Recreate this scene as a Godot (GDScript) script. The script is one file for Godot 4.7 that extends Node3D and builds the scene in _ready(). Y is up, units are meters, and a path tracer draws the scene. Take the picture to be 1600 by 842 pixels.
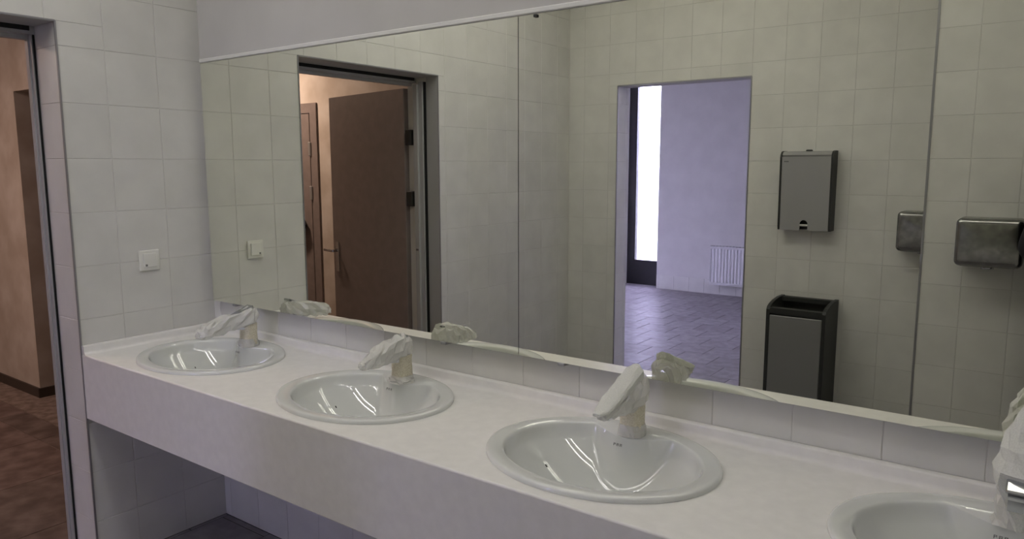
extends Node3D
# A washroom: long counter with four basins under a wide mirror, tiled walls, a doorway
# to a corridor on the left and a doorway to a daylit hall behind the camera.

const COUNTER_Y := 0.85
const FAR_Z := 2.92
const CEIL_Y := 3.0
const RIGHT_X := 3.34
const PIER_X := 2.402
const PIER_Z := 2.30

var M := {}
var tile_mats := []
var mesh_cache := {}
var rng := RandomNumberGenerator.new()
var used := {}

func _ready():
	rng.seed = 7
	# ---- camera ----
	var cam := Camera3D.new()
	cam.name = "camera"
	cam.fov = 39.71
	cam.near = 0.02
	cam.far = 200.0
	cam.position = Vector3(2.9302, 1.5464, 1.7756)
	cam.basis = Basis.from_euler(Vector3(-0.13644, 0.63347, -0.00208))
	add_child(cam)
	cam.current = true
	# ---- sky: bright overcast, bluish against the room's lamps ----
	var sm := ProceduralSkyMaterial.new()
	sm.sky_top_color = Color(0.80, 0.775, 1.0)
	sm.sky_horizon_color = Color(0.82, 0.80, 1.0)
	sm.ground_horizon_color = Color(0.50, 0.49, 0.60)
	sm.ground_bottom_color = Color(0.46, 0.45, 0.54)
	sm.sky_energy_multiplier = 1.0
	var sky := Sky.new()
	sky.sky_material = sm
	var env := Environment.new()
	env.background_mode = Environment.BG_SKY
	env.sky = sky
	env.background_energy_multiplier = 1.25
	env.tonemap_mode = Environment.TONE_MAPPER_LINEAR
	env.tonemap_exposure = 20.0
	env.sdfgi_enabled = true
	env.ssao_enabled = true
	env.ssil_enabled = true
	var we := WorldEnvironment.new()
	we.name = "environment"
	we.environment = env
	add_child(we)
	make_materials()
	# ---- lamps ----
	ceiling_lamp(Vector3(0.93, CEIL_Y, 1.0), "white twin ceiling light over the basins beside the corridor door", 0.0152)
	ceiling_lamp(Vector3(2.50, CEIL_Y, 1.0), "white twin ceiling light over the basins beside the blank end wall", 0.0092)
	ceiling_lamp(Vector3(0.95, CEIL_Y, 1.85), "white twin ceiling light before the opening to the hall", 0.0080)
	corridor_lamp()
	# ---- structure ----
	build_washroom_shell()
	build_corridor()
	build_hall()
	# ---- things ----
	build_counter()
	build_mirror()
	build_basins()
	build_faucets()
	build_switch()
	build_dispenser()
	build_dryers()
	build_bin()
	build_radiator()
	build_bag()
	build_photographer()

# ------------------------------------------------------------------ helpers
func numbered(called: String) -> String:
	var n: int = used.get(called, 0)
	used[called] = n + 1
	return called if n == 0 else "%s_%03d" % [called, n]

func thing(called: String, label: String, category: String, at := Vector3.ZERO, group := "") -> Node3D:
	var o := Node3D.new()
	o.name = numbered(called)
	add_child(o)
	o.position = at
	tag(o, label, category, group)
	return o

func tag(o: Node, label: String, category: String, group := ""):
	o.set_meta("label", label)
	o.set_meta("category", category)
	if group != "":
		o.set_meta("group", group)

func part(called: String, mesh: Mesh, mat: Material, parent: Node, at := Vector3.ZERO, b := Basis.IDENTITY) -> MeshInstance3D:
	var o := MeshInstance3D.new()
	o.name = called
	o.mesh = mesh
	o.material_override = mat
	parent.add_child(o, true)
	o.transform = Transform3D(b, at)
	return o

func struct(called: String, st: SurfaceTool, mat: Material, label: String) -> MeshInstance3D:
	var o := part(called, done(st), mat, self)
	o.set_meta("kind", "structure")
	o.set_meta("label", label)
	return o

func struct_node(called: String, label: String, at := Vector3.ZERO) -> Node3D:
	var o := Node3D.new()
	o.name = called
	add_child(o)
	o.position = at
	o.set_meta("kind", "structure")
	o.set_meta("label", label)
	return o

func begin() -> SurfaceTool:
	var st := SurfaceTool.new()
	st.begin(Mesh.PRIMITIVE_TRIANGLES)
	return st

func done(st: SurfaceTool) -> ArrayMesh:
	st.index()
	st.generate_normals()
	return st.commit()

func tri(st: SurfaceTool, a: Vector3, b: Vector3, c: Vector3):
	st.add_vertex(a); st.add_vertex(b); st.add_vertex(c)

func quad(st: SurfaceTool, a: Vector3, b: Vector3, c: Vector3, d: Vector3):
	tri(st, a, b, c); tri(st, a, c, d)

func flat(st: SurfaceTool):
	st.set_smooth_group(-1)

func smooth(st: SurfaceTool, g := 1):
	st.set_smooth_group(g)

# plain box between two corners (front faces clockwise)
func bx(st: SurfaceTool, a: Vector3, b: Vector3):
	flat(st)
	var p := [Vector3(a.x, a.y, a.z), Vector3(b.x, a.y, a.z), Vector3(b.x, b.y, a.z), Vector3(a.x, b.y, a.z),
		Vector3(a.x, a.y, b.z), Vector3(b.x, a.y, b.z), Vector3(b.x, b.y, b.z), Vector3(a.x, b.y, b.z)]
	for f in [[0, 1, 2, 3], [5, 4, 7, 6], [4, 0, 3, 7], [1, 5, 6, 2], [3, 2, 6, 7], [4, 5, 1, 0]]:
		quad(st, p[f[0]], p[f[1]], p[f[2]], p[f[3]])

func box_mesh(a: Vector3, b: Vector3) -> ArrayMesh:
	var st := begin()
	bx(st, a, b)
	return done(st)

# box with chamfered edges, centred
func cbox(size: Vector3, c: float) -> ArrayMesh:
	var key := "c%.4f_%.4f_%.4f_%.4f" % [size.x, size.y, size.z, c]
	if mesh_cache.has(key):
		return mesh_cache[key]
	var st := begin()
	flat(st)
	var h := size * 0.5
	var pts := {}
	# each corner yields three points
	for sx in [-1, 1]:
		for sy in [-1, 1]:
			for sz in [-1, 1]:
				var s := Vector3(sx, sy, sz)
				for ax in 3:
					var v := Vector3(h.x * sx, h.y * sy, h.z * sz)
					for k in 3:
						if k != ax:
							v[k] -= c * s[k]
					pts[[sx, sy, sz, ax]] = v
	var add := func(list: Array):
		var cen := Vector3.ZERO
		for v in list: cen += v
		cen /= list.size()
		var n: Vector3 = (list[1] - list[0]).cross(list[2] - list[0])
		if n.dot(cen) > 0.0:
			list.reverse()
		for i in range(1, list.size() - 1):
			tri(st, list[0], list[i], list[i + 1])
	for ax in 3:
		for s in [-1, 1]:
			var l := []
			for q in [[-1, -1], [1, -1], [1, 1], [-1, 1]]:
				var k := [0, 0, 0]
				k[ax] = s; k[(ax + 1) % 3] = q[0]; k[(ax + 2) % 3] = q[1]
				l.append(pts[[k[0], k[1], k[2], ax]])
			add.call(l)
	for ax in 3: # edges parallel to ax
		var b: int = (ax + 1) % 3
		var d: int = (ax + 2) % 3
		for s in [-1, 1]:
			for t in [-1, 1]:
				var l := []
				for e in [[-1, b], [1, b], [1, d], [-1, d]]:
					var k := [0, 0, 0]
					k[ax] = e[0]; k[b] = s; k[d] = t
					l.append(pts[[k[0], k[1], k[2], e[1]]])
				add.call(l)
	for sx in [-1, 1]:
		for sy in [-1, 1]:
			for sz in [-1, 1]:
				add.call([pts[[sx, sy, sz, 0]], pts[[sx, sy, sz, 1]], pts[[sx, sy, sz, 2]]])
	var m := done(st)
	mesh_cache[key] = m
	return m

# a tile: chamfered front edge only, back open; front at local z = 0, centred in x and y
func tile_mesh(w: float, h: float, t := 0.006, c := 0.0012) -> ArrayMesh:
	var key := "t%.3f_%.3f_%.4f" % [w, h, t]
	if mesh_cache.has(key):
		return mesh_cache[key]
	var st := begin()
	flat(st)
	var rings := []
	for r in [[0.0, -t], [0.0, -c], [c, 0.0]]:
		var x: float = w * 0.5 - r[0]
		var y: float = h * 0.5 - r[0]
		rings.append([Vector3(-x, -y, r[1]), Vector3(x, -y, r[1]), Vector3(x, y, r[1]), Vector3(-x, y, r[1])])
	for i in 2:
		for k in 4:
			quad(st, rings[i][k], rings[i + 1][k], rings[i + 1][(k + 1) % 4], rings[i][(k + 1) % 4])
	var f: Array = rings[2]
	quad(st, f[0], f[3], f[2], f[1])
	var m := done(st)
	mesh_cache[key] = m
	return m

# lays tiles on a vertical or horizontal rectangle. N: outward normal, U/V: in-plane axes with U x V = N.
# p(u, v) = origin + U*u + V*v ; holes: [u0, v0, u1, v1]
func lay_tiles(parent: Node, origin: Vector3, U: Vector3, V: Vector3, r: Array, gu: float, gv: float, pu: float, pv: float, holes: Array, mats: Array, shift := 0.0, joint := 0.0020, proud := 0.0003):
	var N := U.cross(V)
	var b := Basis(U, V, N)
	var j0 := int(floor((r[1] - gv) / pv)) - 1
	var v: float = gv + j0 * pv
	var row := j0
	while v < r[3] - 0.004:
		var off: float = gu + shift * (row & 1)
		var u: float = off + (floor((r[0] - off) / pu) - 1) * pu
		while u < r[2] - 0.004:
			var cells := [[maxf(u, r[0]), maxf(v, r[1]), minf(u + pu, r[2]), minf(v + pv, r[3])]]
			for h in holes:
				var nxt := []
				for c in cells:
					if c[2] <= h[0] or c[0] >= h[2] or c[3] <= h[1] or c[1] >= h[3]:
						nxt.append(c)
						continue
					var y0: float = maxf(c[1], h[1])
					var y1: float = minf(c[3], h[3])
					if c[1] < h[1]: nxt.append([c[0], c[1], c[2], h[1]])
					if c[3] > h[3]: nxt.append([c[0], h[3], c[2], c[3]])
					if c[0] < h[0]: nxt.append([c[0], y0, h[0], y1])
					if c[2] > h[2]: nxt.append([h[2], y0, c[2], y1])
				cells = nxt
			for c in cells:
				var w: float = c[2] - c[0] - joint
				var hh: float = c[3] - c[1] - joint
				if w < 0.006 or hh < 0.006:
					continue
				var at: Vector3 = origin + U * ((c[0] + c[2]) * 0.5) + V * ((c[1] + c[3]) * 0.5) + N * rng.randf_range(0.0, proud)
				part("tile", tile_mesh(snappedf(w, 0.001), snappedf(hh, 0.001)), mats[rng.randi() % mats.size()], parent, at, b)
			u += pu
		v += pv
		row += 1

# closed loft through rings of equal point count
func loft(st: SurfaceTool, rings: Array, cap0 := true, cap1 := true):
	var n: int = rings[0].size()
	for i in rings.size() - 1:
		for k in n:
			quad(st, rings[i][k], rings[i][(k + 1) % n], rings[i + 1][(k + 1) % n], rings[i + 1][k])
	if cap0: fan(st, rings[0], false)
	if cap1: fan(st, rings[-1], true)

func fan(st: SurfaceTool, ring: Array, top: bool):
	var c := Vector3.ZERO
	for v in ring: c += v
	c /= ring.size()
	var n := ring.size()
	for k in n:
		if top: tri(st, c, ring[k], ring[(k + 1) % n])
		else: tri(st, c, ring[(k + 1) % n], ring[k])

func ring_y(r: float, y: float, n := 20, c := Vector3.ZERO) -> Array:
	var a := []
	for k in n:
		var t := TAU * k / n
		a.append(c + Vector3(r * cos(t), y, r * sin(t)))
	return a

func lathe(prof: Array, n := 20, c := Vector3.ZERO, caps := true) -> ArrayMesh:
	var st := begin()
	smooth(st)
	var rings := []
	for p in prof: rings.append(ring_y(p[0], p[1], n, c))
	loft(st, rings, caps, caps)
	return done(st)

func tube(a: Vector3, b: Vector3, r: float, n := 12) -> ArrayMesh:
	var st := begin()
	smooth(st)
	var d := (b - a).normalized()
	var s := d.cross(Vector3.UP if absf(d.y) < 0.9 else Vector3.RIGHT).normalized()
	var t := s.cross(d)
	var r0 := []
	var r1 := []
	for k in n:
		var o := (s * cos(TAU * k / n) + t * sin(TAU * k / n)) * r
		r0.append(a + o); r1.append(b + o)
	loft(st, [r0, r1], false, false)
	smooth(st, 2)
	fan(st, r0, false); 
	smooth(st, 3)
	fan(st, r1, true)
	return done(st)

# ------------------------------------------------------------------ materials
func mat(c: Color, rough := 0.5, metal := 0.0, spec := 0.5) -> StandardMaterial3D:
	var m := StandardMaterial3D.new()
	m.albedo_color = c
	m.roughness = rough
	m.metallic = metal
	m.metallic_specular = spec
	return m

func noise_tex(freq: float, c0: Color, c1: Color, sd: int, size := 512, oct := 4) -> NoiseTexture2D:
	var n := FastNoiseLite.new()
	n.seed = sd
	n.noise_type = FastNoiseLite.TYPE_SIMPLEX_SMOOTH
	n.frequency = freq
	n.fractal_octaves = oct
	var g := Gradient.new()
	g.colors = PackedColorArray([c0, c1])
	g.offsets = PackedFloat32Array([0.2, 0.8])
	var t := NoiseTexture2D.new()
	t.width = size
	t.height = size
	t.seamless = true
	t.noise = n
	t.color_ramp = g
	return t

func triplanar(m: StandardMaterial3D, tex: Texture2D, scale: float) -> StandardMaterial3D:
	m.albedo_texture = tex
	m.uv1_triplanar = true
	m.uv1_world_triplanar = true
	m.uv1_scale = Vector3.ONE * scale
	return m

func make_materials():
	var tile_tex := noise_tex(0.012, Color(0.97, 0.97, 0.97), Color(1, 1, 1), 3)
	for k in 3:
		var c := Color(0.862, 0.860, 0.842).lightened(0.012 * (k - 1)) if k > 0 else Color(0.852, 0.850, 0.832)
		tile_mats.append(triplanar(mat(c, 0.42, 0.0, 0.35), tile_tex, 0.7))
	M.grout = mat(Color(0.83, 0.825, 0.81), 0.9)
	M.paint = triplanar(mat(Color(0.755, 0.75, 0.745), 0.8), tile_tex, 0.4)
	M.ceiling = mat(Color(0.90, 0.90, 0.89), 0.9)
	M.trim = mat(Color(0.86, 0.86, 0.85), 0.4)
	M.edge = mat(Color(0.62, 0.62, 0.63), 0.35, 0.6)
	M.counter = triplanar(mat(Color(0.93, 0.925, 0.912), 0.38, 0.0, 0.45), noise_tex(0.03, Color(0.98, 0.98, 0.98), Color(1, 1, 1), 9), 1.3)
	M.ceramic = mat(Color(0.865, 0.875, 0.865), 0.025, 0.0, 0.5)
	M.ceramic.clearcoat_enabled = true
	M.ceramic.clearcoat = 0.6
	M.ceramic.clearcoat_roughness = 0.015
	M.mirror = mat(Color(0.95, 0.955, 0.91), 0.0, 1.0)
	M.mirror_back = mat(Color(0.30, 0.31, 0.31), 0.7)
	M.chrome = mat(Color(0.80, 0.81, 0.83), 0.12, 1.0)
	M.steel = triplanar(mat(Color(0.62, 0.62, 0.61), 0.22, 1.0), noise_tex(0.02, Color(0.9, 0.9, 0.9), Color(1, 1, 1), 14), 2.0)
	M.alu = mat(Color(0.66, 0.66, 0.66), 0.40, 0.5)
	M.bin_panel = mat(Color(0.55, 0.55, 0.55), 0.42, 0.45)
	M.dark_plastic = mat(Color(0.16, 0.165, 0.16), 0.5)
	M.black = mat(Color(0.03, 0.03, 0.033), 0.5)
	M.rubber = mat(Color(0.06, 0.065, 0.07), 0.7)
	M.frame = mat(Color(0.68, 0.685, 0.69), 0.45)
	M.leaf = triplanar(mat(Color(0.54, 0.50, 0.49), 0.5), noise_tex(0.02, Color(0.95, 0.95, 0.95), Color(1, 1, 1), 31), 1.0)
	M.switch = mat(Color(0.90, 0.90, 0.87), 0.3)
	M.window_frame = mat(Color(0.06, 0.055, 0.075), 0.4)
	M.radiator = mat(Color(0.86, 0.86, 0.86), 0.35)
	M.lamp_body = mat(Color(0.90, 0.90, 0.90), 0.4)
	M.plaster = triplanar(mat(Color(0.80, 0.77, 0.74), 0.75), noise_tex(0.01, Color(0.90, 0.88, 0.86), Color(1, 1, 1), 41), 0.5)
	M.skirting = mat(Color(0.27, 0.235, 0.21), 0.6)
	M.concrete = []
	for k in 2:
		M.concrete.append(triplanar(mat(Color(0.49, 0.42, 0.40) if k == 0 else Color(0.46, 0.40, 0.38), 0.8), noise_tex(0.018, Color(0.76, 0.73, 0.71), Color(1.0, 1.0, 1.0), 51, 512, 6), 0.6))
	M.dust = triplanar(mat(Color(0.56, 0.50, 0.47), 0.95), noise_tex(0.03, Color(0.80, 0.78, 0.76), Color(1, 1, 1), 57), 0.8)
	M.floor_tile = []
	for k in 3:
		M.floor_tile.append(triplanar(mat(Color(0.64, 0.625, 0.64).darkened(0.03 * k), 0.42, 0.0, 0.12), noise_tex(0.02, Color(0.90, 0.90, 0.90), Color(1, 1, 1), 61), 0.9))
	M.floor_grout = mat(Color(0.24, 0.23, 0.24), 0.9)
	M.hall_wall = triplanar(mat(Color(0.84, 0.835, 0.825), 0.7), tile_tex, 0.5)
	M.film = mat(Color(0.93, 0.93, 0.91), 0.26)
	M.film.transparency = BaseMaterial3D.TRANSPARENCY_ALPHA
	M.film.albedo_color.a = 0.68
	M.tape = triplanar(mat(Color(0.90, 0.88, 0.81), 0.55), noise_tex(0.05, Color(0.88, 0.87, 0.82), Color(1, 1, 1), 71), 6.0)
	M.paper = triplanar(mat(Color(0.88, 0.885, 0.86), 0.8), noise_tex(0.06, Color(0.92, 0.92, 0.92), Color(1, 1, 1), 73), 8.0)
	M.paper.backlight_enabled = true
	M.paper.backlight = Color(0.25, 0.25, 0.24)
	M.glass = mat(Color(0.9, 0.92, 0.95), 0.02)
	M.glass.transparency = BaseMaterial3D.TRANSPARENCY_ALPHA
	M.glass.albedo_color.a = 0.06
	M.tube = mat(Color(1, 1, 1), 0.4)
	M.tube.emission_enabled = true
	M.tube.emission = Color(1.0, 0.97, 0.90)
	M.tube.emission_energy_multiplier = 0.3
	M.warm_glow = mat(Color(1, 1, 1), 0.4)
	M.warm_glow.emission_enabled = true
	M.warm_glow.emission = Color(1.0, 0.86, 0.79)
	M.warm_glow.emission_energy_multiplier = 0.15
	M.mark = mat(Color(0.42, 0.43, 0.43), 0.5)
	M.coat = triplanar(mat(Color(0.045, 0.047, 0.055), 0.85), noise_tex(0.06, Color(0.8, 0.8, 0.8), Color(1, 1, 1), 81), 5.0)

# ------------------------------------------------------------------ lamps
func ceiling_lamp(at: Vector3, label: String, energy: float):
	var t := thing("ceiling_light", label, "ceiling light", at, "washroom ceiling lights")
	var L := 1.48
	part("housing", cbox(Vector3(L + 0.04, 0.05, 0.32), 0.008), M.lamp_body, t, Vector3(0, -0.026, 0))
	for s in [-1, 1]:
		var z: float = 0.095 * s
		part("diffuser", cbox(Vector3(L, 0.024, 0.026), 0.004), M.tube, t, Vector3(0, -0.062, z))
		for e in [-1, 1]:
			part("end_cap", cbox(Vector3(0.012, 0.03, 0.040), 0.003), M.lamp_body, t, Vector3(e * (L / 2 + 0.007), -0.063, z))
		var a := AreaLight3D.new()
		a.name = "light"
		a.area_size = Vector2(L, 0.026)
		a.light_energy = energy
		a.light_color = Color(1.0, 0.992, 1.0)
		a.shadow_enabled = true
		a.area_range = 12.0
		t.add_child(a, true)
		a.position = Vector3(0, -0.076, z)
		a.rotation.x = -PI / 2

func corridor_lamp():
	var t := thing("corridor_light", "round warm ceiling light in the corridor beyond the grey door", "ceiling light", Vector3(-2.25, 2.7, 1.42))
	part("rim", lathe([[0.13, -0.001], [0.135, -0.02], [0.125, -0.03]], 28), M.lamp_body, t)
	part("diffuser", lathe([[0.118, -0.03], [0.112, -0.045], [0.08, -0.06], [0.03, -0.066], [0.004, -0.067]], 28), M.warm_glow, t)
	var a := AreaLight3D.new()
	a.name = "light"
	a.area_size = Vector2(0.2, 0.2)
	a.light_energy = 0.145
	a.light_color = Color(1.0, 0.86, 0.79)
	a.shadow_enabled = true
	a.area_range = 12.0
	t.add_child(a, true)
	a.position = Vector3(0, -0.075, 0)
	a.rotation.x = -PI / 2

# ------------------------------------------------------------------ washroom shell
const DOOR_Z0 := 0.525
const DOOR_Z1 := 1.50
const DOOR_H := 2.065
const HALL_X0 := 0.394
const HALL_X1 := 1.325
const HALL_H := 2.10

func build_washroom_shell():
	var g := 0.0016 # grout bed behind the tile faces
	# left wall with the corridor doorway
	var st := begin()
	bx(st, Vector3(-0.22, 0, -0.4), Vector3(-g, CEIL_Y, DOOR_Z0 - g))
	bx(st, Vector3(-0.24, DOOR_H + g, DOOR_Z0 - g), Vector3(-g, CEIL_Y, DOOR_Z1 + g))
	bx(st, Vector3(-0.24, 0, DOOR_Z1 + g), Vector3(-g, CEIL_Y, FAR_Z + 0.17))
	var wl := struct("wall_left", st, M.grout, "white tiled wall with the doorway to the corridor")
	# U = -z, V = y, N = U x V = (-z) x y = x
	lay_tiles(wl, Vector3.ZERO, Vector3(0, 0, -1), Vector3(0, 1, 0), [-FAR_Z, 0.0, 0.035, CEIL_Y], 0.04, -0.02, 0.2, 0.2, [[-DOOR_Z1, -1.0, -DOOR_Z0, DOOR_H]], tile_mats)
	# reveal of the doorway on the basin side, tiled (faces +z): U = x
	lay_tiles(wl, Vector3(0, 0, DOOR_Z0), Vector3(1, 0, 0), Vector3(0, 1, 0), [-0.17, 0.0, -0.001, DOOR_H], -0.4, -0.02, 0.5, 0.2, [], tile_mats)
	# corner profiles round the doorway
	for z in [DOOR_Z0, DOOR_Z1]:
		part("corner_profile", box_mesh(Vector3(-0.004, 0, z - 0.003), Vector3(0.003, DOOR_H, z + 0.003)), M.edge, wl)
	part("corner_profile", box_mesh(Vector3(-0.004, DOOR_H - 0.003, DOOR_Z0), Vector3(0.003, DOOR_H + 0.003, DOOR_Z1)), M.edge, wl)

	# wall behind the mirror
	st = begin()
	bx(st, Vector3(-0.0015, 0, -0.2), Vector3(RIGHT_X + 0.2, CEIL_Y, -0.03 - g))
	var wb := struct("wall_back", st, M.grout, "wall behind the mirror, tiled below and painted above it")
	lay_tiles(wb, Vector3(0, 0, -0.03), Vector3(1, 0, 0), Vector3(0, 1, 0), [0.0, 0.0, RIGHT_X, 1.96], 0.046, -0.02, 0.2, 0.2, [[0.0, 0.64, RIGHT_X, 0.84]], tile_mats)
	part("painted_panel", box_mesh(Vector3(0.045, 1.985, -0.033), Vector3(RIGHT_X, CEIL_Y, 0.0)), M.paint, wb)
	part("panel_trim", cbox(Vector3(RIGHT_X - 0.045, 0.0155, 0.037), 0.003), M.trim, wb, Vector3((RIGHT_X + 0.045) / 2, 1.9773, -0.0125))

	# wall behind the camera (with the hall doorway), faces -z
	st = begin()
	bx(st, Vector3(-0.0015, 0, FAR_Z + g), Vector3(HALL_X0 - g, CEIL_Y, FAR_Z + 0.17))
	bx(st, Vector3(HALL_X0 - g, HALL_H + g, FAR_Z + g), Vector3(HALL_X1 + g, CEIL_Y, FAR_Z + 0.17))
	bx(st, Vector3(HALL_X1 + g, 0, FAR_Z + g), Vector3(RIGHT_X + 0.2, CEIL_Y, FAR_Z + 0.17))
	var wf := struct("wall_front", st, M.grout, "white tiled wall facing the mirror with the opening to the daylit hall")
	lay_tiles(wf, Vector3(0, 0, FAR_Z), Vector3(-1, 0, 0), Vector3(0, 1, 0), [-PIER_X, 0.0, 0.0, CEIL_Y], -0.127, -0.02, 0.2, 0.2, [[-HALL_X1, -1.0, -HALL_X0, HALL_H]], tile_mats)
	# reveals: left one faces +x: U = -z
	lay_tiles(wf, Vector3(HALL_X0, 0, 0), Vector3(0, 0, -1), Vector3(0, 1, 0), [-FAR_Z - 0.165, 0.0, -FAR_Z - 0.002, HALL_H], -4.0, -0.02, 0.95, 0.2, [], tile_mats)
	lay_tiles(wf, Vector3(HALL_X1, 0, 0), Vector3(0, 0, 1), Vector3(0, 1, 0), [FAR_Z + 0.002, 0.0, FAR_Z + 0.165, HALL_H], 2.5, -0.02, 0.95, 0.2, [], tile_mats)
	for x in [HALL_X0, HALL_X1]:
		part("corner_profile", box_mesh(Vector3(x - 0.004, 0, FAR_Z - 0.004), Vector3(x + 0.004, HALL_H, FAR_Z + 0.004)), M.edge, wf)
	part("corner_profile", box_mesh(Vector3(HALL_X0, HALL_H - 0.004, FAR_Z - 0.004), Vector3(HALL_X1, HALL_H + 0.004, FAR_Z + 0.004)), M.edge, wf)
	part("soffit", box_mesh(Vector3(HALL_X0, HALL_H - 0.0005, FAR_Z + 0.004), Vector3(HALL_X1, HALL_H + 0.003, FAR_Z + 0.17)), M.paint, wf)

	# pier that juts out of that wall, carrying the nearer dryer
	st = begin()
	bx(st, Vector3(PIER_X + g, 0, PIER_Z + g), Vector3(RIGHT_X + 0.2, CEIL_Y, FAR_Z + 0.002))
	var wp := struct("wall_pier", st, M.grout, "tiled pier jutting out of the wall that faces the mirror")
	lay_tiles(wp, Vector3(0, 0, PIER_Z), Vector3(-1, 0, 0), Vector3(0, 1, 0), [-RIGHT_X, 0.0, -PIER_X, CEIL_Y], -0.177, -0.02, 0.2, 0.2, [], tile_mats)
	lay_tiles(wp, Vector3(PIER_X, 0, 0), Vector3(0, 0, 1), Vector3(0, 1, 0), [PIER_Z, 0.0, FAR_Z, CEIL_Y], 0.02, -0.02, 0.2, 0.2, [], tile_mats)
	# U x V for (0,0,1) x (0,1,0) = -x : faces the room
	part("corner_profile", box_mesh(Vector3(PIER_X - 0.004, 0, PIER_Z - 0.004), Vector3(PIER_X + 0.006, CEIL_Y, PIER_Z + 0.006)), M.edge, wp)

	# right wall
	st = begin()
	bx(st, Vector3(RIGHT_X + g, 0, -0.033), Vector3(RIGHT_X + 0.2, CEIL_Y, PIER_Z + g))
	var wr := struct("wall_right", st, M.grout, "white tiled end wall at the end of the counter")
	lay_tiles(wr, Vector3(RIGHT_X, 0, 0), Vector3(0, 0, 1), Vector3(0, 1, 0), [-0.03, 0.0, PIER_Z, CEIL_Y], -0.04, -0.02, 0.2, 0.2, [], tile_mats)

	# floor and ceiling
	st = begin()
	bx(st, Vector3(-0.25, -0.12, -0.2), Vector3(RIGHT_X + 0.2, -g, FAR_Z + 0.17))
	var fl := struct("floor", st, M.floor_grout, "dark grey tiled washroom floor")
	# N = y : U x V = x ... U = z, V = x
	lay_tiles(fl, Vector3.ZERO, Vector3(0, 0, 1), Vector3(1, 0, 0), [-0.03, 0.0, FAR_Z + 0.16, RIGHT_X], 0.0, 0.02, 0.3, 0.3, [[PIER_Z, PIER_X, 4.0, 4.0], [FAR_Z, -1.0, 4.0, HALL_X0], [FAR_Z, HALL_X1, 4.0, 4.0]], M.floor_tile, 0.15, 0.004)
	st = begin()
	bx(st, Vector3(-0.24, CEIL_Y, -0.2), Vector3(RIGHT_X + 0.2, CEIL_Y + 0.15, FAR_Z + 0.17))
	struct("ceiling", st, M.ceiling, "white plain ceiling over the washroom")

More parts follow.
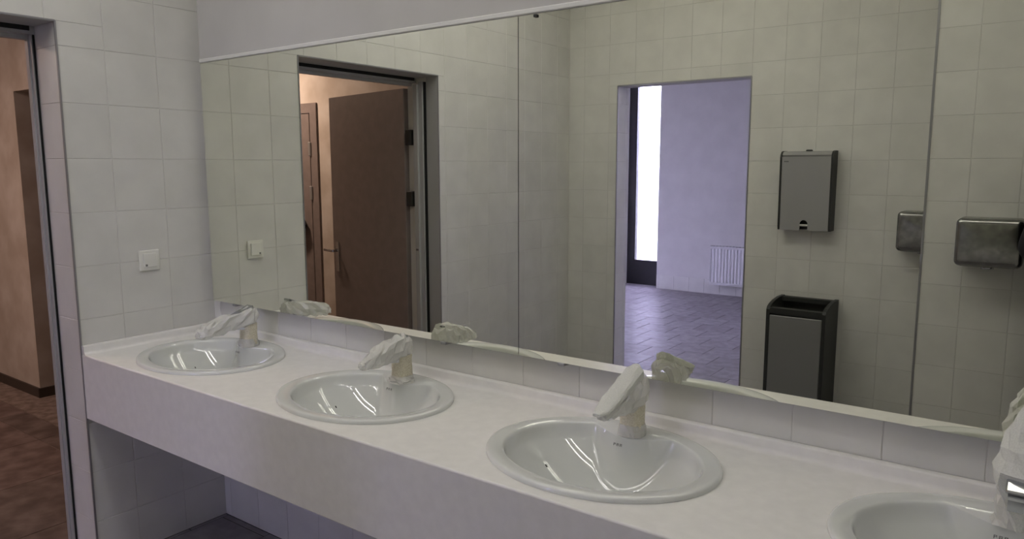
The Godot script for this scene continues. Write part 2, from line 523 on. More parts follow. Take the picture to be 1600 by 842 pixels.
# ------------------------------------------------------------------ corridor beyond the left door
func build_corridor():
	var H := 2.7
	var x0 := -4.6
	var z0 := -0.285
	var z1 := 2.10
	# end wall facing +z with a passage opening from x = -2.56 to -1.5, 2.035 high
	var st := begin()
	bx(st, Vector3(x0, 0, z0 - 0.30), Vector3(-2.56, H, z0))
	bx(st, Vector3(-2.56, 2.035, z0 - 0.30), Vector3(-1.55, H, z0))
	bx(st, Vector3(-1.55, 0, z0 - 0.30), Vector3(-0.221, H, z0))
	var we := struct("wall_corridor_end", st, M.plaster, "plastered corridor wall with an open passage seen through the doorway")
	part("skirting", box_mesh(Vector3(x0, 0, z0), Vector3(-2.552, 0.066, z0 + 0.012)), M.skirting, we)
	part("skirting", box_mesh(Vector3(-2.56, 0, z0 - 0.30), Vector3(-2.548, 0.066, z0 + 0.012)), M.skirting, we)
	part("skirting", box_mesh(Vector3(-1.55, 0, z0), Vector3(-0.24, 0.066, z0 + 0.012)), M.skirting, we)
	# room behind the passage
	st = begin()
	bx(st, Vector3(-3.4, 0, z0 - 1.9), Vector3(-0.9, H, z0 - 1.8))
	bx(st, Vector3(-3.4, 0, z0 - 1.8), Vector3(-3.3, H, z0 - 0.3))
	bx(st, Vector3(-1.0, 0, z0 - 1.8), Vector3(-0.9, H, z0 - 0.3))
	struct("wall_corridor_passage", st, M.plaster, "plastered walls of the dark passage off the corridor")
	# wall facing -z that carries the second door
	st = begin()
	bx(st, Vector3(x0, 0, z1), Vector3(-2.72, H, z1 + 0.15))
	bx(st, Vector3(-2.72, 2.045, z1), Vector3(-1.795, H, z1 + 0.15))
	bx(st, Vector3(-1.795, 0, z1), Vector3(-0.24, H, z1 + 0.15))
	struct("wall_corridor_doors", st, M.plaster, "warm lit corridor wall with the grey cubicle door")
	st = begin()
	bx(st, Vector3(x0 - 0.1, 0, z0 - 0.3), Vector3(x0, H, z1 + 0.15))
	struct("wall_corridor_far", st, M.plaster, "plain corridor wall at its far end")
	st = begin()
	bx(st, Vector3(x0, H, z0 - 1.9), Vector3(-0.20, H + 0.1, z1 + 0.15))
	struct("ceiling_corridor", st, M.plaster, "plain corridor ceiling")
	# corridor side of the washroom wall
	# floor of large dusty slabs
	st = begin()
	bx(st, Vector3(x0, -0.12, z0 - 1.9), Vector3(-0.25, -0.003, z1 + 0.15))
	var fl := struct("floor_corridor", st, M.dust, "dusty brown corridor floor of large slabs")
	lay_tiles(fl, Vector3.ZERO, Vector3(0, 0, 1), Vector3(1, 0, 0), [z0 + 0.19, x0, z1, -0.25], 0.07, 0.10, 0.6, 0.6, [], M.concrete, 0.0, 0.004)
	part("dust_strip", box_mesh(Vector3(x0, -0.003, z0 - 1.8), Vector3(-0.25, 0.0005, z0 + 0.187)), M.dust, fl)
	st = begin()
	bx(st, Vector3(-0.25, -0.003, DOOR_Z0), Vector3(0.0, 0.004, DOOR_Z1))
	struct("trim_1", st, M.edge, "metal threshold strip in the corridor doorway")

	# steel frame of the washroom door
	var d := struct_node("door_1", "grey steel door frame with its dark grey door standing open into the corridor")
	# casing over the reveal on the far side and under the lintel
	part("casing", box_mesh(Vector3(-0.088, 0.004, DOOR_Z1 - 0.004), Vector3(-0.001, DOOR_H, DOOR_Z1 + 0.003)), M.frame, d)
	part("casing", box_mesh(Vector3(-0.16, DOOR_H - 0.004, DOOR_Z0 + 0.003), Vector3(-0.001, DOOR_H + 0.003, DOOR_Z1 - 0.004)), M.frame, d)
	# jambs and head, two steps each, with a black seal line before them
	for s in [0, 1]:
		var zz: float = DOOR_Z0 if s == 0 else DOOR_Z1
		var k: float = 1.0 if s == 0 else -1.0
		var xf: float = -0.178 if s == 0 else -0.098
		var a0 := Vector3(-0.30, 0.004, zz + k * 0.0)
		part("seal", box_mesh(Vector3(xf, 0.004, minf(zz, zz + k * (0.006 if s == 0 else 0.018))), Vector3(xf + 0.005, DOOR_H - 0.03, maxf(zz, zz + k * (0.006 if s == 0 else 0.018)))), M.rubber, d)
		var e1: float = 0.010 if s == 0 else 0.030
		var e2: float = 0.015 if s == 0 else 0.046
		var m1: float = -0.198 if s == 0 else -0.125
		var m2: float = -0.222 if s == 0 else -0.155
		part("jamb", box_mesh(Vector3(m1, 0.004, minf(zz, zz + k * e1)), Vector3(xf, DOOR_H - 0.03, maxf(zz, zz + k * e1))), M.frame, d)
		part("jamb", box_mesh(Vector3(m2, 0.004, minf(zz, zz + k * e2)), Vector3(m1, DOOR_H - 0.045, maxf(zz, zz + k * e2))), M.frame, d)
	part("seal", box_mesh(Vector3(-0.169, DOOR_H - 0.02, DOOR_Z0 + 0.018), Vector3(-0.164, DOOR_H, DOOR_Z1 - 0.018)), M.rubber, d)
	part("head", box_mesh(Vector3(-0.205, DOOR_H - 0.032, DOOR_Z0), Vector3(-0.169, DOOR_H, DOOR_Z1)), M.frame, d)
	part("head", box_mesh(Vector3(-0.235, DOOR_H - 0.047, DOOR_Z0), Vector3(-0.205, DOOR_H, DOOR_Z1)), M.frame, d)
	# open leaf, hinged at the far jamb
	var hinge := Vector3(-0.243, 0.012, 1.492)
	var fr := Vector3(-1.075, 0.012, 1.632)
	var dir := (fr - hinge).normalized()
	var lb := Basis(dir, Vector3.UP, dir.cross(Vector3.UP))
	var W := hinge.distance_to(fr)
	var lh := 1.995
	var leaf := part("leaf", cbox(Vector3(W, lh, 0.042), 0.003), M.leaf, d, hinge + dir * W / 2 + Vector3(0, lh / 2, 0), lb)
	# local: x from hinge to free edge, z = dir x up. The side toward the mirror is -z world
	var side: float = 1.0 if lb.z.z < 0 else -1.0
	for sd in [1.0, -1.0]:
		var o: float = side * sd
		part("handle_plate", cbox(Vector3(0.036, 0.21, 0.008), 0.003), M.chrome, leaf, Vector3(W / 2 - 0.055, -0.065, o * 0.025))
		part("handle", tube(Vector3(W / 2 - 0.055, -0.025, o * 0.024), Vector3(W / 2 - 0.055, -0.025, o * 0.062), 0.009), M.chrome, leaf)
		part("handle", tube(Vector3(W / 2 - 0.055, -0.025, o * 0.060), Vector3(W / 2 - 0.175 if sd < 0 else W / 2 + 0.055, -0.025, o * 0.060), 0.009), M.chrome, leaf)
	for y in [0.25, 1.36, 1.72]:
		part("hinge", cbox(Vector3(0.05, 0.09, 0.045), 0.004), M.dark_plastic, d, Vector3(-0.202, y, 1.478))
	part("strike_plate", cbox(Vector3(0.02, 0.012, 0.004), 0.001), M.chrome, d, Vector3(-0.14, 1.06, DOOR_Z1 - 0.047))

	# second door, in the corridor wall
	var e := struct_node("door_2", "grey cubicle door with bright hinges in the warm lit corridor wall")
	var zf := z1
	part("frame_post", box_mesh(Vector3(-1.872, 0.0, zf - 0.015), Vector3(-1.795, 2.045, zf + 0.15)), M.leaf, e)
	part("frame_post", box_mesh(Vector3(-2.72, 0.0, zf - 0.015), Vector3(-2.645, 2.045, zf + 0.15)), M.leaf, e)
	part("frame_head", box_mesh(Vector3(-2.645, 1.97, zf - 0.015), Vector3(-1.872, 2.045, zf + 0.15)), M.leaf, e)
	part("leaf", cbox(Vector3(0.752, 1.955, 0.042), 0.003), M.leaf, e, Vector3(-2.265, 0.99, zf + 0.012))
	part("gap_seal", box_mesh(Vector3(-1.889, 0.01, zf + 0.004), Vector3(-1.872, 1.97, zf + 0.05)), M.black, e)
	for y in [0.3, 1.345, 1.69]:
		part("hinge", cbox(Vector3(0.03, 0.11, 0.03), 0.004), M.alu, e, Vector3(-1.878, y, zf - 0.012))

# ------------------------------------------------------------------ hall beyond the other doorway
func build_hall():
	var z0 := FAR_Z + 0.17
	var z1 := 6.95
	var xl := -4.4
	var xr := 2.6
	var H := 3.0
	var wt := 2.75
	# window wall with the narrow window
	var st := begin()
	bx(st, Vector3(xl, 0, z1), Vector3(-1.70, H, z1 + 0.3))
	bx(st, Vector3(-1.70, wt, z1), Vector3(-1.18, H, z1 + 0.3))
	bx(st, Vector3(-1.18, 0, z1), Vector3(1.55, H, z1 + 0.3))
	bx(st, Vector3(1.55, wt, z1), Vector3(2.07, H, z1 + 0.3))
	bx(st, Vector3(2.07, 0, z1), Vector3(xr, H, z1 + 0.3))
	var ww := struct("wall_hall_window", st, M.hall_wall, "hall wall with the tall bright window and a row of skirting tiles")
	lay_tiles(ww, Vector3(0, 0, z1 - 0.006), Vector3(-1, 0, 0), Vector3(0, 1, 0), [-1.55, 0.0, 1.18, 0.18], 0.14, -0.02, 0.2, 0.2, [], tile_mats)
	# side walls and back
	st = begin()
	bx(st, Vector3(xl - 0.25, 0, z0), Vector3(xl, H, 3.75))
	bx(st, Vector3(xl - 0.25, wt, 3.75), Vector3(xl, H, 5.25))
	bx(st, Vector3(xl - 0.25, 0, 5.25), Vector3(xl, H, z1 + 0.3))
	struct("wall_hall_left", st, M.hall_wall, "side wall of the hall with its wide window")
	st = begin()
	bx(st, Vector3(xr, 0, z0), Vector3(xr + 0.2, H, z1 + 0.3))
	struct("wall_hall_right", st, M.hall_wall, "plain side wall of the hall beyond the radiator")
	st = begin()
	bx(st, Vector3(xl, 0, z0 - 0.17), Vector3(-0.243, H, z0))
	struct("wall_hall_back", st, M.hall_wall, "hall wall in line with the washroom wall")
	st = begin()
	bx(st, Vector3(xl - 0.2, H, z0), Vector3(xr + 0.2, H + 0.15, z1 + 0.3))
	struct("ceiling_hall", st, M.ceiling, "white ceiling of the hall")
	st = begin()
	bx(st, Vector3(xl - 0.2, -0.12, z0 - 0.005), Vector3(xr + 0.2, -0.003, z1 + 0.3))
	var fl := struct("floor_hall", st, M.floor_grout, "grey tiled hall floor mirroring the bright window")
	# visible part as tiles, half bond
	lay_tiles(fl, Vector3.ZERO, Vector3(1, 0, 0), Vector3(0, 0, -1), [-2.2, -z1, 1.75, -z0], 0.02, -4.33, 0.3, 0.2915, [], M.floor_tile, 0.15, 0.004, 0.0005)
	part("floor_field", box_mesh(Vector3(xl, -0.003, z0), Vector3(-2.205, 0.0, z1)), M.floor_tile[1], fl)
	part("floor_field", box_mesh(Vector3(1.755, -0.003, z0), Vector3(xr, 0.0, z1)), M.floor_tile[1], fl)
	part("sill_floor", box_mesh(Vector3(-1.70, -0.003, z1), Vector3(-1.18, 0.0, z1 + 0.3)), M.floor_tile[1], fl)
	part("sill_floor", box_mesh(Vector3(xl - 0.2, -0.003, 3.75), Vector3(xl, 0.0, 5.25)), M.floor_tile[1], fl)
	# windows: local x along the wall, z outward
	hall_window("window_1", "tall narrow bright window with a black frame in the hall", Transform3D(Basis.IDENTITY, Vector3(0, 0, 7.13)), [[-1.70, -1.585], [-1.20, -1.18]], wt)
	part("sill_floor", box_mesh(Vector3(1.55, -0.003, z1), Vector3(2.07, 0.0, z1 + 0.3)), M.floor_tile[1], fl)
	hall_window("window_3", "tall narrow bright window beyond the radiator in the hall", Transform3D(Basis.IDENTITY, Vector3(0, 0, 7.13)), [[1.55, 1.57], [1.955, 2.07]], wt)
	hall_window("window_2", "wide bright window with a black frame in the side wall of the hall", Transform3D(Basis(Vector3.UP, -PI / 2), Vector3(xl - 0.12, 0, 4.5)), [[-0.75, -0.65], [-0.05, 0.05], [0.65, 0.75]], wt)

func hall_window(called: String, label: String, at: Transform3D, edges: Array, wt: float):
	var w := struct_node(called, label)
	w.transform = at
	for ed in edges:
		part("mullion", box_mesh(Vector3(ed[0], 0.0, 0), Vector3(ed[1], wt, 0.06)), M.window_frame, w)
	for k in edges.size() - 1:
		var a: float = edges[k][1]
		var b: float = edges[k + 1][0]
		part("bottom_rail", box_mesh(Vector3(a, 0.0, 0), Vector3(b, 0.325, 0.06)), M.window_frame, w)
		part("top_rail", box_mesh(Vector3(a, wt - 0.08, 0), Vector3(b, wt, 0.06)), M.window_frame, w)
		part("pane", box_mesh(Vector3(a, 0.325, 0.025), Vector3(b, wt - 0.08, 0.033)), M.glass, w)

# ------------------------------------------------------------------ counter
const BASIN_X := [0.4234, 1.2488, 2.0742, 2.8996]
const BASIN_Z := 0.2527
const BA := 0.2953
const BB := 0.2422

func build_counter():
	var t := thing("vanity_counter", "long white counter with a deep front panel carrying four basins", "counter")
	var zb := -0.0285
	var zf := 0.526
	var x1 := RIGHT_X - 0.001
	var x0 := 0.001
	# top plate, with an oval hole for each basin
	var st := begin()
	flat(st)
	var c := 0.005
	var cuts := [x0]
	for i in 3: cuts.append((BASIN_X[i] + BASIN_X[i + 1]) / 2)
	cuts.append(x1)
	var yb := COUNTER_Y - 0.03
	for i in 4:
		var xa: float = cuts[i]
		var xb: float = cuts[i + 1]
		var n := 72
		var inner := []
		var outer := []
		for k in n:
			var a := TAU * k / n
			var d := Vector2(cos(a) * BA * 0.95, sin(a) * BB * 0.95)
			inner.append(Vector3(BASIN_X[i] + d.x, 0, BASIN_Z + d.y))
			var tx: float = 1e9 if absf(d.x) < 1e-6 else ((xb - BASIN_X[i]) / d.x if d.x > 0 else (xa - BASIN_X[i]) / d.x)
			var tz: float = 1e9 if absf(d.y) < 1e-6 else ((zf - c - BASIN_Z) / d.y if d.y > 0 else (zb - BASIN_Z) / d.y)
			var q: float = minf(tx, tz)
			outer.append(Vector3(BASIN_X[i] + d.x * q, 0, BASIN_Z + d.y * q))
		var corners := [Vector3(xa, 0, zb), Vector3(xb, 0, zb), Vector3(xb, 0, zf - c), Vector3(xa, 0, zf - c)]
		for k in n:
			var m := (k + 1) % n
			for side in 2:
				var y: float = COUNTER_Y if side == 0 else yb
				var o := Vector3(0, y, 0)
				var poly := [inner[k] + o, outer[k] + o]
				# insert a rectangle corner between two outer points on different sides
				for cr in corners:
					if (absf(outer[k].x - cr.x) < 1e-5 and absf(outer[m].z - cr.z) < 1e-5) or (absf(outer[k].z - cr.z) < 1e-5 and absf(outer[m].x - cr.x) < 1e-5):
						if outer[k].distance_to(cr) > 1e-5 and outer[m].distance_to(cr) > 1e-5 and outer[k].distance_to(cr) < 0.3:
							poly.append(cr + o)
				poly.append(outer[m] + o)
				poly.append(inner[m] + o)
				if side == 1: poly.reverse()
				for j in range(1, poly.size() - 1):
					tri(st, poly[0], poly[j], poly[j + 1])
			var u := Vector3(0, COUNTER_Y, 0)
			var v := Vector3(0, yb, 0)
			quad(st, inner[k] + u, inner[m] + u, inner[m] + v, inner[k] + v)
	part("countertop", done(st), M.counter, t)
	# front panel with an eased upper edge
	st = begin()
	smooth(st)
	var prof := []
	for k in 5:
		var a := PI / 2 * k / 4
		prof.append(Vector2(zf - c + c * sin(a), COUNTER_Y - c + c * cos(a)))
	for k in 4:
		quad(st, Vector3(x0, prof[k].y, prof[k].x), Vector3(x1, prof[k].y, prof[k].x), Vector3(x1, prof[k + 1].y, prof[k + 1].x), Vector3(x0, prof[k + 1].y, prof[k + 1].x))
	bx(st, Vector3(x0, 0.601, zf - 0.022), Vector3(x1, COUNTER_Y - c, zf))
	part("front_panel", done(st), M.counter, t)
	# upstand at the back and at the left wall, with a coved foot
	st = begin()
	smooth(st)
	var us := [Vector2(-0.0285, 0.884), Vector2(-0.016, 0.8845), Vector2(-0.012, 0.8825), Vector2(-0.0105, 0.879), Vector2(-0.0105, 0.862), Vector2(-0.008, 0.855), Vector2(-0.003, 0.8512), Vector2(0.004, 0.8501)]
	for k in us.size() - 1:
		quad(st, Vector3(0.02, us[k].y, us[k].x), Vector3(x1, us[k].y, us[k].x), Vector3(x1, us[k + 1].y, us[k + 1].x), Vector3(0.02, us[k + 1].y, us[k + 1].x))
	part("upstand", done(st), M.counter, t)
	st = begin()
	smooth(st)
	for k in us.size() - 1:
		var p: Vector2 = us[k] + Vector2(0.030, 0)
		var q: Vector2 = us[k + 1] + Vector2(0.030, 0)
		quad(st, Vector3(p.x, p.y, zf - 0.001), Vector3(p.x, p.y, -0.0285), Vector3(q.x, q.y, -0.0285), Vector3(q.x, q.y, zf - 0.001))
	flat(st)
	var e := []
	for k in us.size(): e.append(Vector3(us[k].x + 0.030, us[k].y, zf - 0.001))
	for k in range(us.size() - 1): tri(st, Vector3(0.0015, 0.850, zf - 0.001), e[k], e[k + 1])
	part("upstand", done(st), M.counter, t)

# ------------------------------------------------------------------ mirror
func build_mirror():
	var y0 := 0.986
	var y1 := 1.9685
	var spans := [[0.045, 1.6488], [1.6512, 3.255]]
	var labels := ["wide frameless mirror panel over the basins, reaching to the corridor door wall", "wide frameless mirror panel over the basins, reflecting the towel dispenser and waste bin"]
	for i in 2:
		var s: Array = spans[i]
		var t := thing("mirror_panel", labels[i], "mirror", Vector3((s[0] + s[1]) / 2, y0, -0.029), "mirror panels above the counter")
		var w: float = s[1] - s[0]
		var h := y1 - y0
		var glass := part("glass", box_mesh(Vector3(-w / 2, 0, 0.023), Vector3(w / 2, h, 0.029)), M.mirror, t)
		part("backing", box_mesh(Vector3(-w / 2 + 0.001, 0.002, 0.0), Vector3(w / 2 - 0.001, h - 0.002, 0.0229)), M.mirror_back, t)
		for x in [-w / 2 + 0.15, w / 2 - 0.30]:
			part("clip", cbox(Vector3(0.022, 0.010, 0.034), 0.002), M.edge, glass, Vector3(x, -0.0052, 0.0145))
		if i == 1: part("clip", cbox(Vector3(0.012, 0.008, 0.006), 0.0015), M.dark_plastic, t, Vector3(-w / 2 + 0.06, h - 0.006, 0.0323))

# ------------------------------------------------------------------ basins
func open_r(a: float) -> Vector2:
	# opening contour of the bowl, with the tap ledge at the back
	var p := Vector2(cos(a) * (BA - 0.040), sin(a) * (BB - 0.040))
	if p.y < 0:
		var lim: float = -0.122 - 0.085 * (1.0 - exp(-pow(p.x / 0.105, 2.0)))
		if p.y < lim + 0.02:
			var k := clampf((lim + 0.02 - p.y) / 0.04, 0.0, 1.0)
			p.y = lerpf(p.y, maxf(p.y, lim), k)
	return p

func build_basins():
	var n := 96
	var outer := [[1.0, 0.0005], [1.0, 0.004], [0.996, 0.0085], [0.987, 0.0112], [0.972, 0.0124], [0.952, 0.0126]]
	var bowl := [[1.0, 0.0105], [0.990, 0.0092], [0.980, 0.0062], [0.972, 0.001], [0.962, -0.007]]
	for k in [0.94, 0.91, 0.87, 0.82, 0.76, 0.70, 0.63, 0.56, 0.48, 0.40, 0.31, 0.22, 0.14, 0.085]:
		bowl.append([k, -0.148 * (1.0 - pow(k, 2.15)) - 0.004])
	var st := begin()
	smooth(st)
	var rings := []
	for o in outer:
		var r := []
		for k in n:
			var a := TAU * k / n
			r.append(Vector3(cos(a) * BA * o[0], o[1], sin(a) * BB * o[0]))
		rings.append(r)
	for b in bowl:
		var r := []
		for k in n:
			var p := open_r(TAU * k / n)
			# the ledge dies out down the bowl
			var round := Vector2(cos(TAU * k / n) * (BA - 0.040), sin(TAU * k / n) * (BB - 0.040))
			var w: float = clampf(1.0 - (1.0 - b[0]) * 1.6, 0.0, 1.0)
			var q: Vector2 = round.lerp(p, w) * b[0]
			r.append(Vector3(q.x, b[1], q.y + 0.0))
		rings.append(r)
	loft(st, rings, false, false)
	var shell := done(st)
	# underside so that the basin has thickness below the counter
	st = begin()
	smooth(st)
	var under := []
	for b in [[0.94, 0.0004], [0.93, -0.03], [0.86, -0.085], [0.66, -0.135], [0.35, -0.158], [0.12, -0.163]]:
		var r := []
		for k in n:
			var a := TAU * k / n
			r.append(Vector3(cos(a) * (BA - 0.02) * b[0], b[1], sin(a) * (BB - 0.02) * b[0]))
		r.reverse()
		under.append(r)
	loft(st, under, false, true)
	var belly := done(st)
	var drain := lathe([[0.024, -0.1530], [0.024, -0.1490], [0.020, -0.1480], [0.006, -0.1475]], 24)
	# printed mark, on the back wall of the bowl: three small letter-like strokes
	st = begin()
	for k in 3:
		var x: float = -0.012 + k * 0.009
		bx(st, Vector3(x, 0.0, 0.0), Vector3(x + 0.0016, 0.007, 0.0004))
		bx(st, Vector3(x + 0.0042, 0.0 if k > 0 else 0.0035, 0.0), Vector3(x + 0.0056, 0.007, 0.0004))
		bx(st, Vector3(x, 0.0056, 0.0), Vector3(x + 0.0056, 0.007, 0.0004))
		bx(st, Vector3(x, 0.0028, 0.0), Vector3(x + 0.0056, 0.0040, 0.0004))
	var mark := done(st)
	var labels := ["white oval drop-in basin beside the corridor door wall", "white oval drop-in basin, second along the counter from the light switch wall", "white oval drop-in basin, third along the counter from the light switch wall", "white oval drop-in basin in front of the paper-wrapped tap"]
	var proto: Node3D
	for i in 4:
		var t: Node3D
		if i == 0:
			t = thing("washbasin", labels[0], "basin", Vector3(BASIN_X[0], COUNTER_Y, BASIN_Z), "oval basins in the counter")
			var bowl_part := part("bowl", shell, M.ceramic, t)
			part("underside", belly, M.ceramic, t)
			part("drain", drain, M.chrome, bowl_part)
			part("overflow_hole", lathe([[0.0075, -0.0010], [0.0075, 0.0006], [0.005, 0.0010]], 14), M.black, bowl_part, Vector3(-0.178, -0.080, -0.040), Basis(Vector3(0, 0, 1), -0.72))
			part("maker_mark", mark, M.mark, bowl_part, Vector3(-0.012, -0.0125, -0.1135), Basis(Vector3(1, 0, 0), -0.42))
			proto = t
		else:
			t = proto.duplicate()
			t.name = numbered("washbasin")
			add_child(t)
			t.position = Vector3(BASIN_X[i], COUNTER_Y, BASIN_Z)
			t.set_meta("label", labels[i])

# ------------------------------------------------------------------ faucets, all still in their wrapping
# crumpled sleeve: stations [centre, half width x, half height], rectangular-ish rings with jitter
func sleeve(stations: Array, seed_: int, jit: float, n := 14, sub := 3, axis := "z", flat_shade := true) -> ArrayMesh:
	var r := RandomNumberGenerator.new()
	r.seed = seed_
	var rings := []
	for i in stations.size() - 1:
		var steps: int = sub
		for s in range(0, steps + (1 if i == stations.size() - 2 else 0)):
			var f := float(s) / steps
			var a: Array = stations[i]
			var b: Array = stations[i + 1]
			var c: Vector3 = a[0].lerp(b[0], f)
			var w: float = lerpf(a[1], b[1], f)
			var h: float = lerpf(a[2], b[2], f)
			var ring := []
			for k in n:
				var t := TAU * k / n
				var cx := signf(cos(t)) * pow(absf(cos(t)), 0.7)
				var cy := signf(sin(t)) * pow(absf(sin(t)), 0.7)
				var j := 1.0 + r.randf_range(-jit, jit)
				if axis == "z": ring.append(c + Vector3(cx * w * j, cy * h * j, r.randf_range(-jit, jit) * 0.01))
				else: ring.append(c + Vector3(cx * w * j, r.randf_range(-jit, jit) * 0.01, cy * h * j))
			if axis == "z": ring.reverse()
			rings.append(ring)
	var st := begin()
	if flat_shade: flat(st)
	else: smooth(st)
	# orientation: for axis y rings run +y; for z rings run +z
	loft(st, rings, true, true)
	return done(st)

func build_faucets():
	var names := ["basin tap wrapped in cloudy film with beige tape, beside the light switch wall", "basin tap wrapped in clear crumpled film with a loose skirt at its foot", "basin tap wrapped in film with a smooth pale lever and taped body", "basin tap under a tall pointed sheet of white paper"]
	for i in 4:
		var t := thing("wrapped_tap", names[i], "tap", Vector3(BASIN_X[i] + 0.008, COUNTER_Y + 0.0125, 0.098), "wrapped taps behind the basins")
		# metal tap inside
		part("body", lathe([[0.029, 0.0], [0.029, 0.006], [0.025, 0.012], [0.024, 0.10], [0.022, 0.118]], 24), M.chrome, t)
		var sp := begin()
		flat(sp)
		var rg := []
		for s in [[0.0, 0.082, 0.018, 0.018], [0.06, 0.088, 0.016, 0.014], [0.12, 0.090, 0.014, 0.011], [0.148, 0.088, 0.012, 0.010]]:
			var c := Vector3(0, s[1], s[0])
			rg.append([c + Vector3(-s[2], -s[3], 0), c + Vector3(-s[2], s[3], 0), c + Vector3(s[2], s[3], 0), c + Vector3(s[2], -s[3], 0)])
		loft(sp, rg)
		part("spout", done(sp), M.chrome, t)
		var lever_pitch := 0.36 if i != 2 else 0.40
		part("lever", cbox(Vector3(0.036, 0.010, 0.15), 0.003), M.chrome, t, Vector3(0, 0.128 if i != 1 else 0.122, 0.055), Basis(Vector3(1, 0, 0), lever_pitch))
		# beige masking tape round the body
		part("tape", sleeve([[Vector3(0, 0.008, 0), 0.031, 0.031], [Vector3(0, 0.05, 0), 0.029, 0.029], [Vector3(0, 0.088, 0), 0.030, 0.030]], 11 + i, 0.035, 20, 2, "y", false), M.tape, t)
		match i:
			0:
				part("film", sleeve([[Vector3(0, 0.118, -0.032), 0.020, 0.022], [Vector3(0, 0.115, 0.0), 0.034, 0.034], [Vector3(0, 0.105, 0.07), 0.030, 0.032], [Vector3(0.0, 0.092, 0.14), 0.026, 0.027], [Vector3(-0.004, 0.083, 0.185), 0.026, 0.024], [Vector3(-0.01, 0.078, 0.205), 0.016, 0.014]], 23, 0.24, 16), M.film, t)
				part("film", sleeve([[Vector3(0, 0.0, 0.004), 0.036, 0.034], [Vector3(0, 0.012, 0.002), 0.033, 0.033], [Vector3(0, 0.03, 0), 0.031, 0.031]], 29, 0.12, 16, 1, "y"), M.film, t)
			1:
				part("film", sleeve([[Vector3(0, 0.105, -0.036), 0.016, 0.024], [Vector3(0, 0.112, -0.012), 0.032, 0.040], [Vector3(0, 0.112, 0.03), 0.033, 0.038], [Vector3(0, 0.104, 0.08), 0.029, 0.032], [Vector3(0, 0.094, 0.13), 0.024, 0.024], [Vector3(0, 0.086, 0.168), 0.016, 0.014], [Vector3(0, 0.084, 0.178), 0.006, 0.006]], 37, 0.19, 16), M.film, t)
				part("film", sleeve([[Vector3(0.0, 0.0, 0.006), 0.043, 0.036], [Vector3(0, 0.008, 0.004), 0.039, 0.035], [Vector3(0, 0.022, 0), 0.031, 0.031]], 41, 0.12, 18, 2, "y"), M.film, t)
			2:
				part("film", sleeve([[Vector3(0, 0.118, -0.040), 0.016, 0.022], [Vector3(0, 0.118, -0.026), 0.032, 0.044], [Vector3(0, 0.112, 0.01), 0.036, 0.042], [Vector3(0, 0.102, 0.07), 0.029, 0.030], [Vector3(0, 0.096, 0.12), 0.022, 0.020], [Vector3(0, 0.094, 0.162), 0.015, 0.014]], 43, 0.17, 16), M.film, t)
				part("lever_wrap", sleeve([[Vector3(0.0, 0.172, -0.020), 0.010, 0.010], [Vector3(0.0, 0.160, -0.008), 0.026, 0.017], [Vector3(0, 0.138, 0.055), 0.027, 0.014], [Vector3(0, 0.118, 0.115), 0.026, 0.010], [Vector3(0.0, 0.103, 0.160), 0.020, 0.007], [Vector3(-0.004, 0.098, 0.180), 0.010, 0.004]], 47, 0.06), M.paper, t)
				part("film", sleeve([[Vector3(0, 0.0, 0.002), 0.034, 0.033], [Vector3(0, 0.03, 0), 0.0315, 0.0315]], 53, 0.07, 18, 2, "y"), M.film, t)
			3:
				part("paper_wrap", sleeve([[Vector3(0.006, 0.008, 0.060), 0.006, 0.006], [Vector3(0.004, 0.045, 0.052), 0.020, 0.016], [Vector3(0.0, 0.085, 0.045), 0.036, 0.050], [Vector3(0.0, 0.125, 0.035), 0.041, 0.072], [Vector3(0.002, 0.165, 0.020), 0.034, 0.062], [Vector3(0.004, 0.195, 0.008), 0.025, 0.038], [Vector3(0.0, 0.232, 0.0), 0.004, 0.004]], 59, 0.16, 14, 2, "y"), M.paper, t)
				part("film", sleeve([[Vector3(0, 0.0, 0.004), 0.040, 0.038], [Vector3(0, 0.02, 0.002), 0.036, 0.035], [Vector3(0, 0.055, 0), 0.034, 0.034], [Vector3(0, 0.085, 0), 0.033, 0.033]], 61, 0.12, 18, 2, "y"), M.film, t)

# ------------------------------------------------------------------ wall fittings
func build_switch():
	var t := thing("light_switch", "square white light switch on the tiled wall above the counter", "switch", Vector3(0.0, 1.18, 0.245))
	var b := Basis(Vector3(0, 0, -1), Vector3(0, 1, 0), Vector3(1, 0, 0))
	part("frame", cbox(Vector3(0.082, 0.082, 0.009), 0.0025), M.switch, t, Vector3(0.0048, 0, 0), b)
	part("rocker", cbox(Vector3(0.054, 0.056, 0.006), 0.002), M.switch, t, Vector3(0.0112, 0.001, 0), Basis(Vector3(0, 0, 1), 0.035) * b)
	part("indicator", cbox(Vector3(0.009, 0.009, 0.002), 0.0006), M.mark, t, Vector3(0.0142, -0.019, 0.017), b)

func extrude_x(st: SurfaceTool, prof: Array, x0: float, x1: float):
	# prof: Vector2(z, y) closed, counter-clockwise seen from +x
	var r0 := []
	var r1 := []
	for p in prof:
		r0.append(Vector3(x0, p.y, p.x)); r1.append(Vector3(x1, p.y, p.x))
	var n := prof.size()
	for k in n:
		quad(st, r0[k], r0[(k + 1) % n], r1[(k + 1) % n], r1[k])
	var pts := PackedVector2Array(prof)
	var idx := Geometry2D.triangulate_polygon(pts)
	for i in range(0, idx.size(), 3):
		tri(st, r0[idx[i]], r0[idx[i + 1]], r0[idx[i + 2]])
		tri(st, r1[idx[i]], r1[idx[i + 2]], r1[idx[i + 1]])

